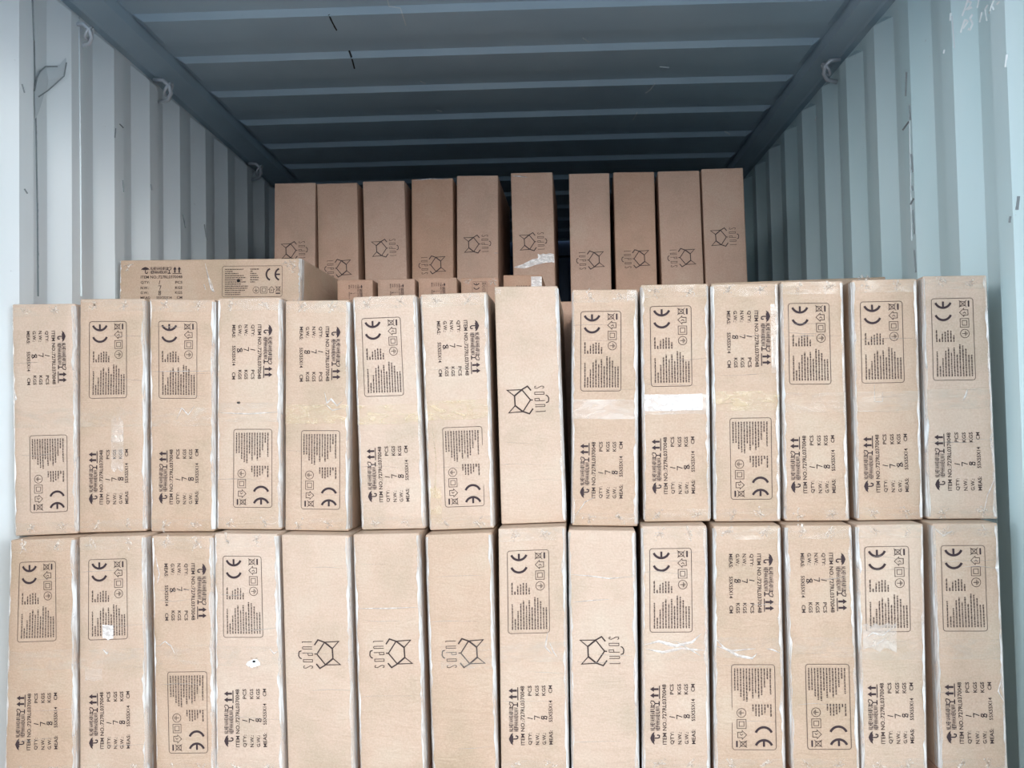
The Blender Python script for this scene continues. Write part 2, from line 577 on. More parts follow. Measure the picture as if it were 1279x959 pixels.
class Art:
    """flat artwork: x right, y up, in metres; ink index per face"""
    def __init__(s):
        s.V, s.F, s.M = [], [], []
    def add(s, V, Fc, m=0):
        b = len(s.V)
        s.V += V
        s.F += [tuple(i + b for i in f) for f in Fc]
        s.M += [m] * len(Fc)
    def text(s, t, x0, x1, y0, y1, m=0, bold=.013, skew=0):
        V, Fc = text_poly(t, bold)
        ax, bx = min(v[0] for v in V), max(v[0] for v in V)
        ay, by = min(v[1] for v in V), max(v[1] for v in V)
        if t == '/':
            pass
        W = [(x0 + (v[0] - ax) / (bx - ax) * (x1 - x0) + skew * (v[1] - ay) / (by - ay), y0 + (v[1] - ay) / (by - ay) * (y1 - y0)) for v in V]
        s.add(W, Fc, m)
    def rect(s, x0, x1, y0, y1, m=0):
        s.add([(x0, y0), (x1, y0), (x1, y1), (x0, y1)], [(0, 1, 2, 3)], m)
    def line(s, pts, wd, m=0, closed=False):
        pts = [Vector(p) for p in pts]
        n = len(pts)
        L_, R_ = [], []
        for i, p in enumerate(pts):
            if closed:
                a, b = pts[i - 1], pts[(i + 1) % n]
            else:
                a, b = pts[max(0, i - 1)], pts[min(n - 1, i + 1)]
            d1 = (p - a).normalized() if (p - a).length > 1e-9 else (b - p).normalized()
            d2 = (b - p).normalized() if (b - p).length > 1e-9 else d1
            t = (d1 + d2)
            t = t.normalized() if t.length > 1e-6 else d1
            nn = Vector((-t.y, t.x))
            c = max(.45, nn.dot(Vector((-d1.y, d1.x))))
            L_.append(p + nn * wd / 2 / c)
            R_.append(p - nn * wd / 2 / c)
        V = [tuple(v) for v in L_ + R_]
        Fc = [(i, i + n, (i + 1) % n + n, (i + 1) % n) for i in range(n if closed else n - 1)]
        s.add(V, Fc, m)
    def arc(s, cx, cy, rx, ry, a0, a1, wd, m=0, n=14):
        s.line([(cx + rx * math.cos(a0 + (a1 - a0) * k / n), cy + ry * math.sin(a0 + (a1 - a0) * k / n)) for k in range(n + 1)], wd, m)
    def words(s, x0, x1, y, h, rnd, m=0):
        """a row of illegibly small words"""
        x = x0
        while x < x1:
            l = min(rnd.uniform(.0025, .008), x1 - x)
            k = x
            while k < x + l:
                g = min(.00105, x + l - k)
                s.rect(k, k + g * .72, y + h * rnd.choice((0, .0, .12)), y + h * rnd.choice((.78, 1, 1)), m)
                k += .00115
            s.rect(x, x + l, y + h * .32, y + h * .58, m)
            x += l + .0012
    def scaled(s, k):
        a = Art()
        a.V = [(x * k, y * k) for x, y in s.V]
        a.F, a.M = list(s.F), list(s.M)
        return a

# shipping marks, 0.134 x 0.101, origin at lower left
U_ = .134 / 212
def marks(hand):
    a = Art()
    H = 160
    def T(t, x0, x1, t0, t1, **k):
        a.text(t, x0 * U_, x1 * U_, (H - t1) * U_, (H - t0) * U_, **k)
    def L(pts, wd, closed=False):
        a.line([(x * U_, (H - y) * U_) for x, y in pts], wd * U_, 1, closed)
    # umbrella
    V = [(x * U_, (H - y) * U_) for x, y in [(2, 15), (8, 7), (16, 3), (24, 0), (32, 3), (40, 7), (46, 15), (38, 13), (31, 16), (24, 13), (17, 16), (10, 13)]]
    a.add(V, [tuple(range(12))[::-1]], 1)
    L([(24, 12), (24, 27), (27, 32), (33, 32), (35, 27), (33, 24)], 4)
    # bold handling words, two rows
    rnd = random.Random(5)
    for (t0, t1) in ((1, 16), (19, 34)):
        x = 50
        while x < 132:
            g = rnd.uniform(3.2, 6)
            c = rnd.choice('LIEHFNAV')
            T(c, x, x + g, t0, t1, m=1, bold=.03)
            x += g + 1.6
    # goblet
    L([(134, 3), (136, 13), (144, 18), (152, 13), (154, 3)], 3)
    L([(134, 3), (142, 7), (147, 2), (154, 4)], 2)
    L([(144, 18), (144, 31)], 3.5)
    L([(136, 32), (152, 32)], 4)
    # this-way-up arrows
    for cx in (172, 194):
        V = [(x * U_, (H - y) * U_) for x, y in [(cx, 0), (cx + 9, 14), (cx + 3.5, 14), (cx + 3.5, 30), (cx - 3.5, 30), (cx - 3.5, 14), (cx - 9, 14)]]
        a.add(V, [(0, 6, 5, 4, 3, 2, 1)], 1)
    a.rect(160 * U_, 206 * U_, (H - 35) * U_, (H - 32) * U_, 1)
    T('ITEM NO.:727RL0370048', 2, 210, 43, 57)
    T('QTY:', 2, 46, 70, 84); T('PCS', 175, 211, 70, 83)
    T('N.W.:', 2, 44, 96, 109); T('KGS', 175, 211, 96, 109)
    T('G.W.:', 2, 44, 120, 133); T('KGS', 175, 211, 120, 133)
    T('MEAS:', 2, 52, 144, 157); T('55X55X14', 82, 158, 144, 157); T('CM', 184, 211, 144, 157)
    def Hn(pts, wd=2.6):
        a.line([(x * U_, (H - y) * U_) for x, y in pts], wd * U_, 2)
    j = hand
    Hn([(98 + j, 67), (94 + j, 86)])
    Hn([(90 - j, 93), (104 - j, 93), (97 - j, 112)])
    Hn([(104 + j, 119), (94 + j, 118), (92 + j, 124), (103 + j, 129), (101 + j, 137), (92 + j, 136), (94 + j, 129), (104 + j, 122)], 2.8)
    if hand > 1:
        Hn([(88 + j, 120), (108 + j, 136)], 2.2)
    return a
MARKS = [marks(0), marks(2), marks(1)]

# certification panel, 0.187 x 0.094
PW, PH = .187, .094
def panel():
    a = Art()
    def XY(rx, ry): return (rx * PW, (1 - ry) * PH)
    r = .006
    pts = []
    for cx, cy, a0 in ((PW - r, PH - r, 0), (r, PH - r, 90), (r, r, 180), (PW - r, r, 270)):
        for k in range(5):
            t = math.radians(a0 + k * 22.5)
            pts.append((cx + r * math.cos(t), cy + r * math.sin(t)))
    a.line(pts, .0011, 0, True)
    # CE
    def semi(rx, fl):
        cx, cy = XY(rx, .28)
        R1 = .0185
        a.arc(cx, cy, R1, R1, math.radians(112), math.radians(248), .0052, 1, 16)
        if fl:
            a.rect(cx - .0175, cx - .004, cy - .0023, cy + .0023, 1)
    semi(.835, False)
    semi(.985, True)
    # earth symbol
    cx, cy = XY(.567, .785)
    a.arc(cx, cy, .0098, .0098, 0, 2 * math.pi, .0011, 0, 20)
    a.line([(cx, cy + .006), (cx, cy - .001)], .0012)
    for q, wd in ((0, .006), (.0022, .004), (.0044, .002)):
        a.line([(cx - wd, cy - .001 - q), (cx + wd, cy - .001 - q)], .001)
    # double square
    cx, cy = XY(.697, .785)
    for q in (.0098, .0052):
        a.line([(cx - q, cy - q), (cx + q, cy - q), (cx + q, cy + q), (cx - q, cy + q)], .0011, 0, True)
    # house with arrow
    cx, cy = XY(.825, .785)
    a.line([(cx - .006, cy + .001), (cx - .0095, cy + .001), (cx, cy + .0105), (cx + .0095, cy + .001), (cx + .006, cy + .001), (cx + .006, cy - .0085), (cx - .006, cy - .0085)], .0013, 0, True)
    a.line([(cx - .003, cy - .004), (cx + .001, cy - .001), (cx - .002, cy + .003)], .0012)
    # crossed-out bin over a bar
    cx, cy = XY(.932, .76)
    a.line([(cx - .006, cy + .007), (cx + .006, cy + .007), (cx + .0042, cy - .005), (cx - .0042, cy - .005)], .0012, 0, True)
    a.line([(cx - .008, cy + .009), (cx + .008, cy - .008)], .0012)
    a.line([(cx + .008, cy + .009), (cx - .008, cy - .008)], .0012)
    a.rect(cx - .007, cx + .007, cy - .0145, cy - .011, 1)
    rnd = random.Random(3)
    for i, l in enumerate((1, .3, .75, .85, 1, .95, .55)):
        x0, y = XY(.468, .105 + i * .069)
        a.words(x0, x0 + l * .146 * PW, y - .0016, .0034, rnd)
    for i, top in enumerate((595, 735, 660, 585, 560, 605, 560, 625, 530, 540, 570, 630, 630)):
        x0, y = XY(.045, .105 + i * .0687)
        a.words(x0, x0 + (835 - top) / 782 * PW, y - .0016, .0034, rnd)
    return a
PANEL = panel()

# animal-head emblem with its lettering, already turned as it stands on the carton; centre at origin
def logo():
    a = Art()
    k = 1 / (11.63 * 521)
    def Lp(pts, wd, m=0, closed=False):
        wd *= 1.12
        a.line([((x - 605) * k, (462 - y) * k) for x, y in pts], wd * k, m, closed)
    Lp([(500, 314), (287, 318), (390, 402)], 13)
    Lp([(390, 402), (500, 314)], 20)
    Lp([(391, 398), (396, 545)], 17)
    Lp([(396, 540), (303, 640), (505, 628)], 13)
    Lp([(396, 540), (505, 628)], 20)
    Lp([(497, 312), (618, 463), (505, 628)], 15)
    Lp([(612, 463), (652, 465)], 14)
    Lp([(497, 314), (580, 266), (630, 328)], 17)
    Lp([(503, 626), (598, 660), (650, 588)], 17)
    w_ = 8
    Lp([(685, 632), (824, 630), (824, 617)], w_, 0)
    Lp([(682, 562), (818, 562), (824, 548), (818, 533), (682, 533)], w_, 0)
    Lp([(824, 476), (682, 476), (680, 446), (742, 444), (746, 474)], w_, 0)
    Lp([(682, 386), (814, 386), (814, 354), (682, 354)], w_, 0, True)
    Lp([(706, 268), (684, 274), (684, 294), (715, 300), (778, 268), (812, 272), (814, 292), (794, 300)], w_, 0)
    Lp([(838, 400), (862, 408), (880, 440), (876, 480), (868, 498), (838, 506)], 13)
    return a
LOGO = logo()

# ------------------------------------------------------------------ cartons
def axis_steps(L, r, n):
    a = [0, .35 * r, r]
    a += [r + (L - 2 * r) * (i + 1) / (n + 1) for i in range(n)]
    return a + [L - r, L - .35 * r, L]

def rounded_grid(W, D, H, r, nx, ny, nz):
    xs, ys, zs = axis_steps(W, r, nx), axis_steps(D, r, ny), axis_steps(H, r, nz)
    idx, V, Fc = {}, [], []
    def vid(i, j, k):
        if (i, j, k) not in idx:
            p = Vector((xs[i], ys[j], zs[k]))
            c = Vector((min(max(p.x, r), W - r), min(max(p.y, r), D - r), min(max(p.z, r), H - r)))
            d = p - c
            if d.length > 1e-9:
                p = c + d.normalized() * r
            idx[(i, j, k)] = len(V)
            V.append(p)
        return idx[(i, j, k)]
    X, Y, Z = len(xs) - 1, len(ys) - 1, len(zs) - 1
    for i in range(X):
        for k in range(Z):
            Fc.append((vid(i, 0, k), vid(i + 1, 0, k), vid(i + 1, 0, k + 1), vid(i, 0, k + 1)))
            Fc.append((vid(i, Y, k), vid(i, Y, k + 1), vid(i + 1, Y, k + 1), vid(i + 1, Y, k)))
    for j in range(Y):
        for k in range(Z):
            Fc.append((vid(0, j, k), vid(0, j, k + 1), vid(0, j + 1, k + 1), vid(0, j + 1, k)))
            Fc.append((vid(X, j, k), vid(X, j + 1, k), vid(X, j + 1, k + 1), vid(X, j, k + 1)))
    for i in range(X):
        for j in range(Y):
            Fc.append((vid(i, j, 0), vid(i, j + 1, 0), vid(i + 1, j + 1, 0), vid(i + 1, j, 0)))
            Fc.append((vid(i, j, Z), vid(i + 1, j, Z), vid(i + 1, j + 1, Z), vid(i, j + 1, Z)))
    return V, Fc

class Carton:
    """corner points of the front face in world space: tl, tr, bl, br; depth D away from the camera"""
    def __init__(s, tl, tr, bl, br, D, name, mat, seed, label, group, r=.0035, dent=.0016, flap=False, cat='carton'):
        s.base = (bl + br) / 2
        s.c = [p - s.base for p in (tl, tr, bl, br)]
        ex = ((tr + br) - (tl + bl)).normalized()
        ez = ((tl + tr) - (bl + br)).normalized()
        s.dy = ez.cross(ex).normalized()         # away from the camera
        s.W = ((tr - tl).length + (br - bl).length) / 2
        s.H = ((tl - bl).length + (tr - br).length) / 2
        s.D, s.seed, s.dent, s.flap = D, seed, dent, flap
        s.root = empty(name, s.base)
        tag(s.root, label, cat, group)
        V, Fc = rounded_grid(s.W, D, s.H, r, 7, 4, 18)
        mesh('carton_body', [s.map(p.x, p.z, p.y) for p in V], Fc, mat, s.root, True)
    def map(s, x, z, y=0.0):
        u, v = x / s.W, z / s.H
        tl, tr, bl, br = s.c
        p = (bl * (1 - u) + br * u) * (1 - v) + (tl * (1 - u) + tr * u) * v
        sd_ = Vector((s.seed * 7.31, 0, s.seed * 3.7))
        e_ = max(0, min(1, u * (1 - u) * 12)) * max(0, min(1, v * (1 - v) * 14))
        dn = noise.noise(Vector((x * 9, 0, z * 7)) + sd_) * s.dent * 1.6 + noise.noise(Vector((x * 30, 1, z * 22)) + sd_) * s.dent * .35
        f = max(0, 1 - y / .03)
        dd = dn * e_ * f
        if s.flap:
            for vv in (.045, .955):
                dd += .0016 * math.exp(-((v - vv) / .006) ** 2) * f
        dd -= s.dent * .8 * e_ * f
        return p + s.dy * (y + dd)
    def art(s, a, cx, cz, rot, name, mats, off=.0014):
        """place artwork whose own centre goes to face point (cx, cz), turned by rot degrees"""
        x0, x1 = min(v[0] for v in a.V), max(v[0] for v in a.V)
        y0, y1 = min(v[1] for v in a.V), max(v[1] for v in a.V)
        mx, my = (x0 + x1) / 2, (y0 + y1) / 2
        c, n = math.cos(math.radians(rot)), math.sin(math.radians(rot))
        V = []
        for x, y in a.V:
            dx, dz = x - mx, y - my
            V.append(s.map(cx + dx * c - dz * n, cz + dx * n + dz * c) - s.dy * off)
        o = mesh(name, V, a.F, None, s.root)
        for m in mats:
            o.data.materials.append(m)
        o.data.polygons.foreach_set('material_index', a.M)
        return o
    def uv(s, u, v):   # v from the top
        return u * s.W, (1 - v) * s.H
    def patch(s, name, u0, u1, v0, v1, mat, off, nx=10, nz=4, wob=.0015, jag=0.0, seed=1, wrap=True):
        V, Fc = [], []
        rnd = random.Random(seed)
        top = [rnd.uniform(-jag, jag) for _ in range(nx + 1)]
        bot = [rnd.uniform(-jag, jag) for _ in range(nx + 1)]
        for k in range(nz + 1):
            for i in range(nx + 1):
                u = u0 + (u1 - u0) * i / nx
                v = v0 + top[i] + (v1 + bot[i] - v0 - top[i]) * k / nz
                x, z = s.uv(u, v)
                wv = noise.noise(Vector((x * 70, z * 120, seed))) * wob
                V.append(s.map(x, z) - s.dy * (off + abs(wv)))
        for k in range(nz):
            for i in range(nx):
                a = k * (nx + 1) + i
                Fc.append((a, a + nx + 1, a + nx + 2, a + 1))
        return mesh(name, V, Fc, mat, s.root, False)
    def pucker(s, u, v, seed):
        """twisted knot of film pressed onto the flap"""
        rnd = random.Random(seed)
        cx, cz = s.uv(u, v)
        V, Fc = [], []
        for q in range(5):
            ang = rnd.uniform(0, math.pi)
            l = rnd.uniform(.007, .016)
            wd = rnd.uniform(.0012, .003)
            ox, oz = rnd.uniform(-.004, .004), rnd.uniform(-.005, .005)
            b = len(V)
            for t in (-1, -.4, .1, .6, 1):
                x = cx + ox + math.cos(ang) * l * t + rnd.uniform(-.001, .001)
                z = cz + oz + math.sin(ang) * l * t
                h = .0015 + .003 * (1 - t * t)
                nx_, nz_ = -math.sin(ang) * wd, math.cos(ang) * wd
                V += [s.map(x + nx_, z + nz_) - s.dy * .0012, s.map(x, z) - s.dy * h * rnd.uniform(.8, 1.2), s.map(x - nx_, z - nz_) - s.dy * .0012]
            for i in range(4):
                a = b + 3 * i
                Fc += [(a, a + 3, a + 4, a + 1), (a + 1, a + 4, a + 5, a + 2)]
        mesh('film_knot', V, Fc, M_PUCK, s.root)
    def edge_film(s, side, seed, v0=.01, v1=.99, wd=.007):
        """clear stretch film gathered along a front edge"""
        rnd = random.Random(seed)
        n = 40
        V, Fc = [], []
        for i in range(n + 1):
            v = v0 + (v1 - v0) * i / n
            z = (1 - v) * s.H
            j = noise.noise(Vector((v * 9, seed, 0))) * .004 + rnd.uniform(-.0014, .0014)
            wj = wd * (.55 + .8 * abs(noise.noise(Vector((v * 14, 3, seed)))))
            if side > 0:
                a = (s.W - wj - .002 + j, 0.0, .0012)
                b = (s.W - .003, .0, .0030)
                c = (s.W + .0016, .006, 0)
                d = (s.W + .0014, .03, 0)
            else:
                a = (wj + .002 + j, 0.0, .0012)
                b = (.003, .0, .0030)
                c = (-.0016, .006, 0)
                d = (-.0014, .03, 0)
            for (x, y, o_) in (a, b, c, d):
                xx = min(max(x, 0), s.W)
                V.append(s.map(xx, z, y) + Vector((x - xx, 0, 0)) - s.dy * (o_ + rnd.uniform(0, .0012)))
        for i in range(n):
            for k in range(3):
                a = i * 4 + k
                q = (a, a + 4, a + 5, a + 1)
                Fc.append(q)
        mesh('stretch_film', V, Fc, M_FILM, s.root)
    def crease(s, pts, wd, mat=None, name='film_crease'):
        """sharp ridge of film across the face; pts in (u, v)"""
        P = [s.uv(*p) for p in pts]
        fine = []
        for i in range(len(P) - 1):
            for k in range(4):
                t = k / 4
                fine.append((P[i][0] * (1 - t) + P[i + 1][0] * t, P[i][1] * (1 - t) + P[i + 1][1] * t))
        fine.append(P[-1])
        V, Fc = [], []
        for i, (x, z) in enumerate(fine):
            a, b = fine[max(0, i - 1)], fine[min(len(fine) - 1, i + 1)]
            tx, tz = b[0] - a[0], b[1] - a[1]
            l = math.hypot(tx, tz) or 1
            k = wd * .5 * math.sin(math.pi * (i + .35) / (len(fine) - .3)) + .0002
            nx_, nz_ = -tz / l * k, tx / l * k
            V += [s.map(x + nx_, z + nz_) - s.dy * .0014, s.map(x, z) - s.dy * .0032, s.map(x - nx_, z - nz_) - s.dy * .0014]
        for i in range(len(fine) - 1):
            a = 3 * i
            Fc += [(a, a + 3, a + 4, a + 1), (a + 1, a + 4, a + 5, a + 2)]
        return mesh(name, V, Fc, mat or M_CREASE, s.root)

INKS = [M_INK, M_CE, M_HAND]

def print_label_face(c, kind, seed, k=1.0):
    """kind A: certification panel above, reading upward; B: the same turned by 180 degrees"""
    mk = MARKS[seed % 3]
    pn = PANEL
    pu, pv = .439, .263
    mu, mv = .449, .7645
    rot = 90
    if kind == 'B':
        pu, pv, mu, mv, rot = 1 - pu, 1 - pv, 1 - mu, 1 - mv, -90
    x, z = c.uv(pu, pv)
    c.art(pn, x, z, rot, 'certification_panel', INKS)
    x, z = c.uv(mu, mv)
    c.art(mk, x, z, rot, 'shipping_marks', INKS)

def print_logo(c, flip, v=.485, u=.5):
    x, z = c.uv(u, v)
    x0 = min(p[0] for p in LOGO.V); x1 = max(p[0] for p in LOGO.V)
    sh = (x0 + x1) / 2
    c.art(LOGO, x + (-sh if flip else sh), z, 180 if flip else 0, 'emblem_print', INKS)

ORD = ['first', 'second', 'third', 'fourth', 'fifth', 'sixth', 'seventh', 'eighth', 'ninth', 'tenth', 'eleventh', 'twelfth', 'thirteenth', 'fourteenth']

# tl, tr, bl, br in picture coordinates, face kind
UP = [((15, 380), (93.5, 379), (19, 668.7), (97, 665), 'B'),
      ((100, 373.4), (181, 372.7), (99, 665.4), (182.6, 663.7), 'A'),
      ((187, 373), (268, 374), (188.6, 664.4), (267.7, 664.4), 'A'),
      ((272, 372.6), (351.4, 371.2), (271, 660), (351.4, 660.8), 'B'),
      ((356.6, 375.4), (436, 374.4), (356.2, 662), (435.5, 664.3), 'B'),
      ((440.8, 371), (519, 367.6), (452, 661), (531.5, 659.5), 'A'),
      ((525.3, 367.6), (608, 364.5), (537, 662.5), (617, 659), 'B'),
      ((617.5, 357.7), (696.5, 357), (626.3, 655.5), (707, 652), 'N'),
      ((715, 361.6), (796, 361), (714.2, 657.2), (796.5, 659), 'A'),
      ((800.5, 355.5), (883.9, 354), (804.8, 652.5), (887.4, 651.5), 'A'),
      ((888.5, 354.8), (971.5, 353), (892.7, 652), (975, 651.8), 'B'),
      ((975.2, 351.3), (1052.2, 350.5), (980.3, 651), (1061, 650.8), 'A'),
      ((1063.8, 349.5), (1145, 347.7), (1070.9, 650.8), (1153, 649), 'A'),
      ((1152.4, 344.9), (1232.2, 343.5), (1158.8, 649), (1246.3, 649), 'A')]
LO = [((13.3, 675), (93, 672.6), (6, 972), (95, 970), 'A'),
      ((99, 670.8), (181, 667.6), (99.8, 971), (184.6, 969), 'A'),
      ((189.6, 668.5), (265.5, 668), (195.5, 969), (268.5, 968), 'B'),
      ((268, 666.6), (346.3, 667.3), (270.3, 968), (354.8, 967), 'A'),
      ((351.5, 667.5), (435.6, 667.3), (360, 967), (443, 966), 'F'),
      ((441.2, 667.6), (523.4, 666), (450.5, 966.5), (532, 966), 'F'),
      ((531.6, 667.5), (613.8, 665), (541, 966), (622, 965.5), 'F'),
      ((622.4, 659.3), (706.2, 656.6), (626, 965.5), (710.2, 965), 'A'),
      ((710, 660.6), (793.4, 660.6), (714.5, 965), (798, 965), 'N'),
      ((801.6, 656), (882.4, 655), (803, 964.5), (887, 964), 'A'),
      ((891.4, 656), (974.5, 655.3), (893, 964), (981, 964), 'B'),
      ((981.2, 655.5), (1063.2, 655), (989.5, 963.5), (1074, 963.5), 'B'),
      ((1069.8, 654.5), (1153, 654), (1077.5, 963.5), (1158.3, 963), 'A'),
      ((1164.6, 652.6), (1246, 652), (1174.6, 963), (1259, 963), 'A')]
DU, DL = 2.306, 2.242

quadsU = [[at(*p, DU) for p in q[:4]] for q in UP]
quadsL = [[at(*p, DL) for p in q[:4]] for q in LO]
for i in range(14):                      # upper cartons stand on the lower ones
    for a, b in ((2, 0), (3, 1)):
        z = (quadsU[i][a].z + quadsL[i][b].z) / 2
        quadsU[i][a].z = z + .0011
        quadsL[i][b].z = z - .0011

LAB_U = [
 'wrapped carton against the left wall in the upper row, certification panel at bottom',
 'upper row carton second from left, panel on top, whitish film patch across its middle',
 'upper row carton third from left, certification panel on top, faint line crossing panel',
 'upper row carton fourth from left, shipping marks on top, small tear below them',
 'upper row carton fifth from left, shipping marks on top, dark gap to its right',
 'upper row carton sixth from left, leaning, with certification panel on top',
 'upper row carton seventh from left, yellowed tape, just left of the emblem carton',
 'upper row carton with animal-head emblem, the only plain face in that row',
 'upper row carton just right of the emblem carton, certification panel on top',
 'upper row carton fifth from right with broad shiny tape across its middle',
 'upper row carton fourth from right, shipping marks on top, yellowish tape below them',
 'upper row carton third from right with certification panel at its top',
 'upper row carton second from right with certification panel at its top',
 'upper row carton against the right wall, certification panel on top']
LAB_L = [
 'lower row carton against the left wall with certification panel on top',
 'lower row carton second from left, silvery film smear on its certification panel',
 'lower row carton third from left with shipping marks on top, panel below',
 'lower row carton with a torn hole showing white foam above its shipping marks',
 'plain lower row carton with inverted emblem, leftmost of three side by side',
 'plain lower row carton with inverted emblem, horizontal crease above it, middle of three',
 'plain lower row carton with inverted emblem, rightmost of three side by side',
 'lower row carton with certification panel, standing between two emblem cartons',
 'plain lower row carton with upright-turned emblem, dented lines near its top',
 'lower row carton fifth from right, bright film creases across its middle',
 'lower row carton fourth from right, shipping marks on top, film crease at middle left',
 'lower row carton third from right, shipping marks on top, certification panel at bottom',
 'lower row carton second from right, crumpled film patch below its certification panel',
 'lower row carton against the right wall, wide film-wrapped side gap at its left']

def front_row(quads, src, labels, group, sd0):
    res = []
    for i, (q, s) in enumerate(zip(quads, src)):
        kind = s[4]
        plain = kind in 'NF'
        c = Carton(*q, .55, 'shipping_carton', M_CARD, sd0 + i, labels[i], group, dent=.0016 if plain else .0022, flap=not plain)
        if plain:
            print_logo(c, kind == 'F', {'U': .482, 'L': .5}[group[0].upper()], .5)
        else:
            print_label_face(c, kind, i + sd0)
            for u, v in ((.24, .028), (.72, .030), (.25, .972), (.74, .970)):
                rr = random.Random(sd0 * 50 + i * 4 + u)
                c.pucker(u + rr.uniform(-.05, .05), v + rr.uniform(-.004, .004), sd0 * 100 + i * 10 + int(u * 100) + int(v * 10))
            c.patch('end_tape', .006, .994, .004, .056, M_TAPE, .0018, nz=3, wob=.0012, jag=.001, seed=sd0 * 37 + i)
            c.patch('end_tape', .006, .994, .946, .996, M_TAPE, .0018, nz=3, wob=.0012, jag=.001, seed=sd0 * 39 + i)
            tm = M_TAPE2 if (sd0, i) in ((1, 8), (1, 9)) else M_TAPEY if (sd0, i) in ((1, 4), (1, 5), (1, 6), (1, 10)) else M_TAPE
            t0 = .468 if kind == 'A' else .455
            c.patch('packing_tape', .004, .996, t0, t0 + .082, tm, .0019, wob=.0012, jag=.0015, seed=sd0 * 31 + i)
        rk = random.Random(sd0 * 71 + i)
        for q in range(3):
            v = rk.uniform(.1, .9)
            u = rk.choice((0.0, .1, .4))
            c.crease([(u + .005, v), (u + .25, v + rk.uniform(-.006, .006)), (min(.99, u + rk.uniform(.45, .95)), v + rk.uniform(-.01, .01))], rk.uniform(.0009, .0018), M_TAPE2)
        c.edge_film(1, sd0 * 17 + i)
        if i % 3 != 1 or i > 9:
            c.edge_film(-1, sd0 * 23 + i, wd=.004)
        res.append(c)
    return res

upper = front_row(quadsU, UP, LAB_U, 'upper front row of upright cartons', 1)
lower = front_row(quadsL, LO, LAB_L, 'lower front row of upright cartons', 20)

# individual damage and film on the front cartons
upper[1].patch('film_patch', .50, .68, .52, .74, M_TAPE2, .002, 6, 14, .004, .014, 9)
upper[10].patch('film_patch', .885, .992, .09, .38, M_TAPE2, .002, 4, 10, .001, .0, 4)
upper[6].patch('film_patch', .02, .2, .82, .97, M_TAPEY, .002, 6, 8, .002, .004, 5)
upper[9].patch('painted_tape_gloss', .02, .90, .465, .535, M_CREASE, .0024, 6, 3, .0006, .002, 5)  # pale sheet painting the reflection on the shiny tape
upper[13].crease([(.78, .99), (.86, .9), (.97, .84), (.99, .8)], .002)
upper[13].crease([(.56, .515), (.6, .495), (.63, .47)], .004)
upper[12].crease([(.3, .44), (.3, .51), (.42, .51), (.42, .47)], .002)
upper[2].crease([(.42, .52), (.5, .47), (.6, .5), (.7, .46)], .0025)
upper[2].crease([(.0, .315), (.5, .312), (1, .31)], .0015)
upper[4].crease([(.62, .40), (.66, .45), (.72, .43), (.82, .46), (.9, .44)], .004)
upper[4].crease([(.62, .45), (.75, .48), (.9, .47)], .003)
upper[3].crease([(.02, .497), (.5, .503), (.99, .495)], .003)
upper[0].crease([(.0, .36), (.06, .41), (.0, .42)], .006)
upper[8].crease([(.05, .96), (.2, .90), (.34, .88)], .002)
lower[9].crease([(.02, .485), (.25, .47), (.5, .49), (.75, .475), (.9, .44)], .007)
lower[9].crease([(.05, .50), (.3, .515), (.6, .50), (.98, .51)], .006)
lower[9].crease([(.5, .47), (.7, .5), (.88, .53)], .003)
lower[10].crease([(.02, .46), (.15, .50), (.35, .53), (.55, .54), (.62, .52)], .006)
lower[10].crease([(.02, .49), (.25, .51), (.6, .50)], .004)
lower[10].crease([(.75, .50), (.85, .505), (.97, .52)], .003)
lower[12].patch('film_patch', .05, .56, .41, .51, M_TAPE2, .002, 8, 6, .003, .012, 7)
lower[12].crease([(.05, .47), (.2, .44), (.35, .45), (.5, .42)], .004)
lower[12].crease([(.08, .5), (.25, .49), (.4, .46)], .003)
lower[13].crease([(.02, .02), (.15, .05), (.3, .03)], .004)
lower[13].crease([(.96, .62), (.9, .68), (.98, .72)], .003)
lower[2].crease([(.1, .46), (.2, .44), (.3, .46), (.36, .49)], .003)
lower[2].crease([(.06, .08), (.12, .16), (.08, .2)], .003)
lower[1].patch('film_patch', .36, .52, .37, .43, M_TEAR, .002, 4, 4, .003, .006, 3)
lower[1].crease([(.36, .47), (.42, .49), (.44, .48)], .004)
lower[1].patch('film_patch', .1, .35, .55, .6, M_TAPE2, .0022, 4, 3, .002, .004, 3)
lower[0].crease([(.97, .3), (.99, .33), (.95, .36)], .004)
lower[7].crease([(.72, .43), (.68, .49), (.78, .52)], .004)
lower[7].crease([(.74, .47), (.8, .51), (.85, .53)], .003)
lower[3].crease([(.84, .48), (.9, .50), (.96, .49)], .003)
lower[6].patch('film_patch', .18, .98, .46, .56, M_TAPE, .0022, 8, 4, .002, .01, 11)
lower[5].crease([(.0, .312), (.5, .313), (.98, .31)], .0025)
lower[8].crease([(.03, .185), (.3, .19), (.6, .2), (.96, .19)], .0025)
lower[8].crease([(.05, .30), (.3, .292), (.6, .285)], .0018)
upper[6].crease([(.1, .55), (.14, .7), (.1, .86), (.2, .9)], .004, M_TAPEY)
upper[7].patch('film_patch', .01, .10, .01, .035, M_TAPE2, .002, 3, 3, .002, .004, 3)
upper[8].patch('film_patch', .84, .98, .005, .05, M_TAPE2, .002, 3, 3, .002, .004, 3)

